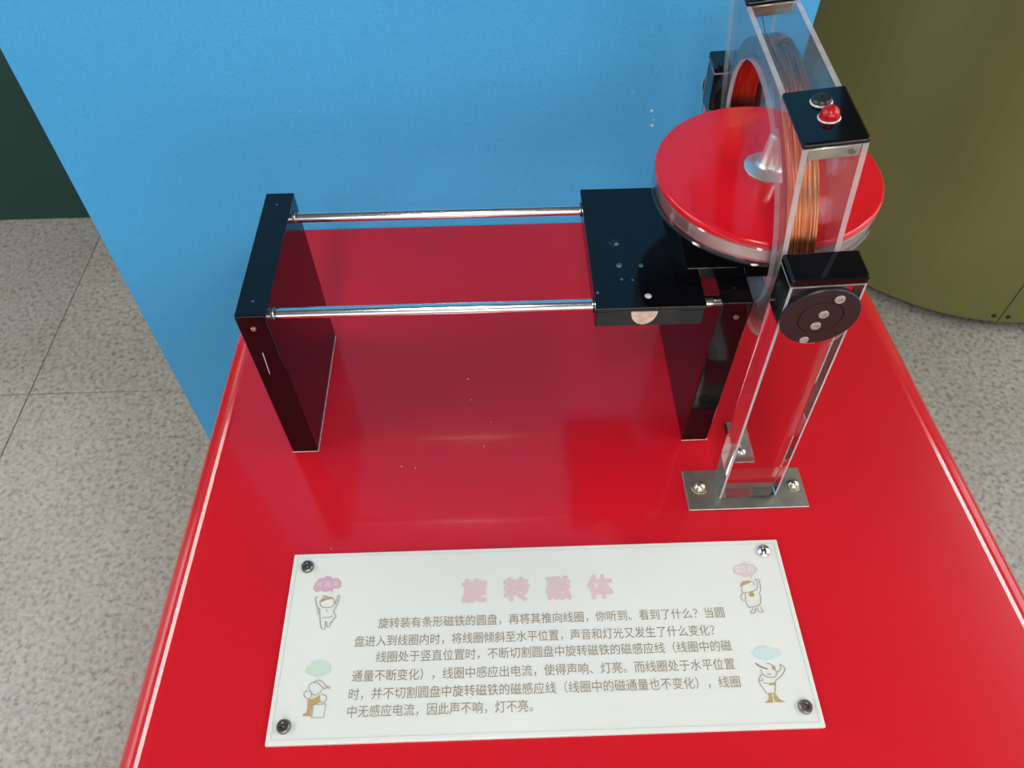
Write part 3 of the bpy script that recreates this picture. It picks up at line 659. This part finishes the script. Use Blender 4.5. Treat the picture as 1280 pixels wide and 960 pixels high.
FILLS=[('brown',[(27.3,109.2),(28.0,112.0),(32.7,113.3),(37.6,113.5),(37.7,112.4),(33.0,111.5),(28.3,109.9)]),('brown',[(27.6,32.3),(32.5,32.8),(35.8,34.6),(36.8,35.7),(37.4,29.7),(34.6,28.7),(31.6,28.1),(31.6,19.8),(28.8,20.2),(25.8,20.0),(25.6,21.8),(27.8,22.4),(28.4,26.0)]),('brown',[(378.9,111.8),(380.2,114.7),(381.9,115.7),(381.8,116.8),(382.7,116.0),(386.7,116.8),(390.4,115.9),(386.9,114.4),(380.7,112.1)]),('brown',[(384.3,104.3),(386.5,106.4),(388.0,107.1),(389.6,104.8),(388.5,102.7),(386.3,102.4)]),('brown',[(390.0,46.0),(392.6,44.8),(392.0,42.4),(389.7,43.5)]),('brown',[(384.7,32.9),(390.2,33.4),(389.3,31.4),(384.7,31.4)]),('brown',[(382.2,25.3),(385.0,25.4),(385.0,20.6),(384.5,18.6),(377.8,18.5),(381.0,20.4),(382.1,22.1)]),('brown',[(386.1,25.3),(387.8,25.1),(389.2,22.2),(390.5,20.5),(394.0,18.7),(386.3,18.9),(386.0,21.9)]),('pink',[(20.0,122.9),(21.0,125.8),(23.6,130.5),(27.8,131.1),(30.4,132.9),(34.0,132.1),(36.0,130.1),(39.8,130.7),(43.4,127.3),(43.5,122.8),(40.9,121.1),(37.7,121.5),(36.4,117.6),(35.5,119.4),(30.0,118.5),(27.1,119.7),(23.0,118.7),(20.2,121.4)]),('pale_pink',[(375.7,126.7),(377.8,130.1),(383.6,131.8),(386.8,133.6),(389.9,131.6),(394.8,131.0),(397.4,126.8),(395.3,123.4),(392.0,121.7),(390.0,117.3),(389.7,120.6),(384.5,119.7),(380.7,121.7),(376.5,123.7)]),('pale_green',[(22.7,53.9),(23.9,57.0),(26.0,58.4),(28.0,61.5),(33.5,62.1),(39.2,60.7),(42.8,57.1),(43.2,53.2),(40.3,51.0),(37.4,49.6),(32.0,48.6),(27.1,50.7),(23.7,51.9)]),('pale_blue',[(376.2,57.1),(379.4,59.9),(384.2,62.0),(388.0,62.2),(391.7,59.5),(397.4,58.6),(400.5,56.4),(398.3,53.5),(393.5,51.5),(386.7,50.3),(380.4,51.6),(377.4,54.2)])]

for colname, pts in FILLS: prism_obj('speech_cloud' if colname != 'brown' else 'sketch_fill', pts, M[colname])
def ribbon(bm, pts, w, z):
    pts = [Vector((x / 1000, y / 1000, z)) for x, y in pts]
    # gentle smoothing of the hand drawn line
    for it in range(0 if len(pts) == 5 and pts[0] == pts[-1] else 1):
        q = [pts[0]]
        for a, b in zip(pts, pts[1:]): q += [a.lerp(b, 0.25), a.lerp(b, 0.75)]
        pts = q + [pts[-1]]
    L_ = []
    n = len(pts)
    for i, p in enumerate(pts):
        t = pts[min(i + 1, n - 1)] - pts[max(i - 1, 0)]; t = t.normalized() if t.length > 0 else Vector((1, 0, 0)); nn = Vector((-t.y, t.x, 0)) * w / 2
        L_.append((bm.verts.new(p + nn), bm.verts.new(p - nn)))
    for a, b in zip(L_, L_[1:]):
        try: bm.faces.new((a[0], b[0], b[1], a[1]))
        except ValueError: pass
groups = {'a': [], 'b': [], 'c': [], 'd': []}
for l_ in LINES:
    mx = sum(p[0] for p in l_) / len(l_); my = sum(p[1] for p in l_) / len(l_)
    groups[('a' if my > 75 else 'b') if mx < 200 else ('c' if my > 75 else 'd')].append(l_)
for k, ls in groups.items():
    bm = bmesh.new()
    for l_ in ls: ribbon(bm, l_, 0.00075, ZP + 0.00008)
    o = from_bm('sketched_figure', bm, M['sketch'], plq)
for s, x in zip('什段金', (0.0254, 0.0320, 0.0388)): text_mesh('cloud_character', s, M['pale_pink'], plq, x - .0026, x + .0026, 0.1254, 0.0055, 0.02, ZP + 0.0001)
for s, x in zip('自贝四', (0.3804, 0.3852, 0.3912)): text_mesh('cloud_character', s, M['white'], plq, x - .0020, x + .0020, 0.1268, 0.0055, 0.01, ZP + 0.0001)
for x, y in ((0.0130, 0.1413), (0.4078, 0.0146), (0.0124, 0.0129)):
    w = lathe('screw', [(0.0047, 0), (0.0050, 0.0006), (0.0050, 0.0028), (0.0044, 0.0036), (0.0027, 0.0036), (0.0025, 0.0015), (0.0008, 0.0015), (0, 0.0022)], M['screw'], plq, (x, y, PT + 0.0004), 'z', 28)
    lathe('washer', [(0.0030, 0), (0.0056, 0), (0.0056, 0.0004), (0.0030, 0.0004)], M['edge_soft'], w, (0, 0, -0.0004), 'z', 28, close=True)
c_ = dome('screw', 0.0062, 0.0052, plq, (0.4060, 0.1427, PT + 0.0002), mat=M['steel']); c_['label'] = 'domed chrome screw cover'
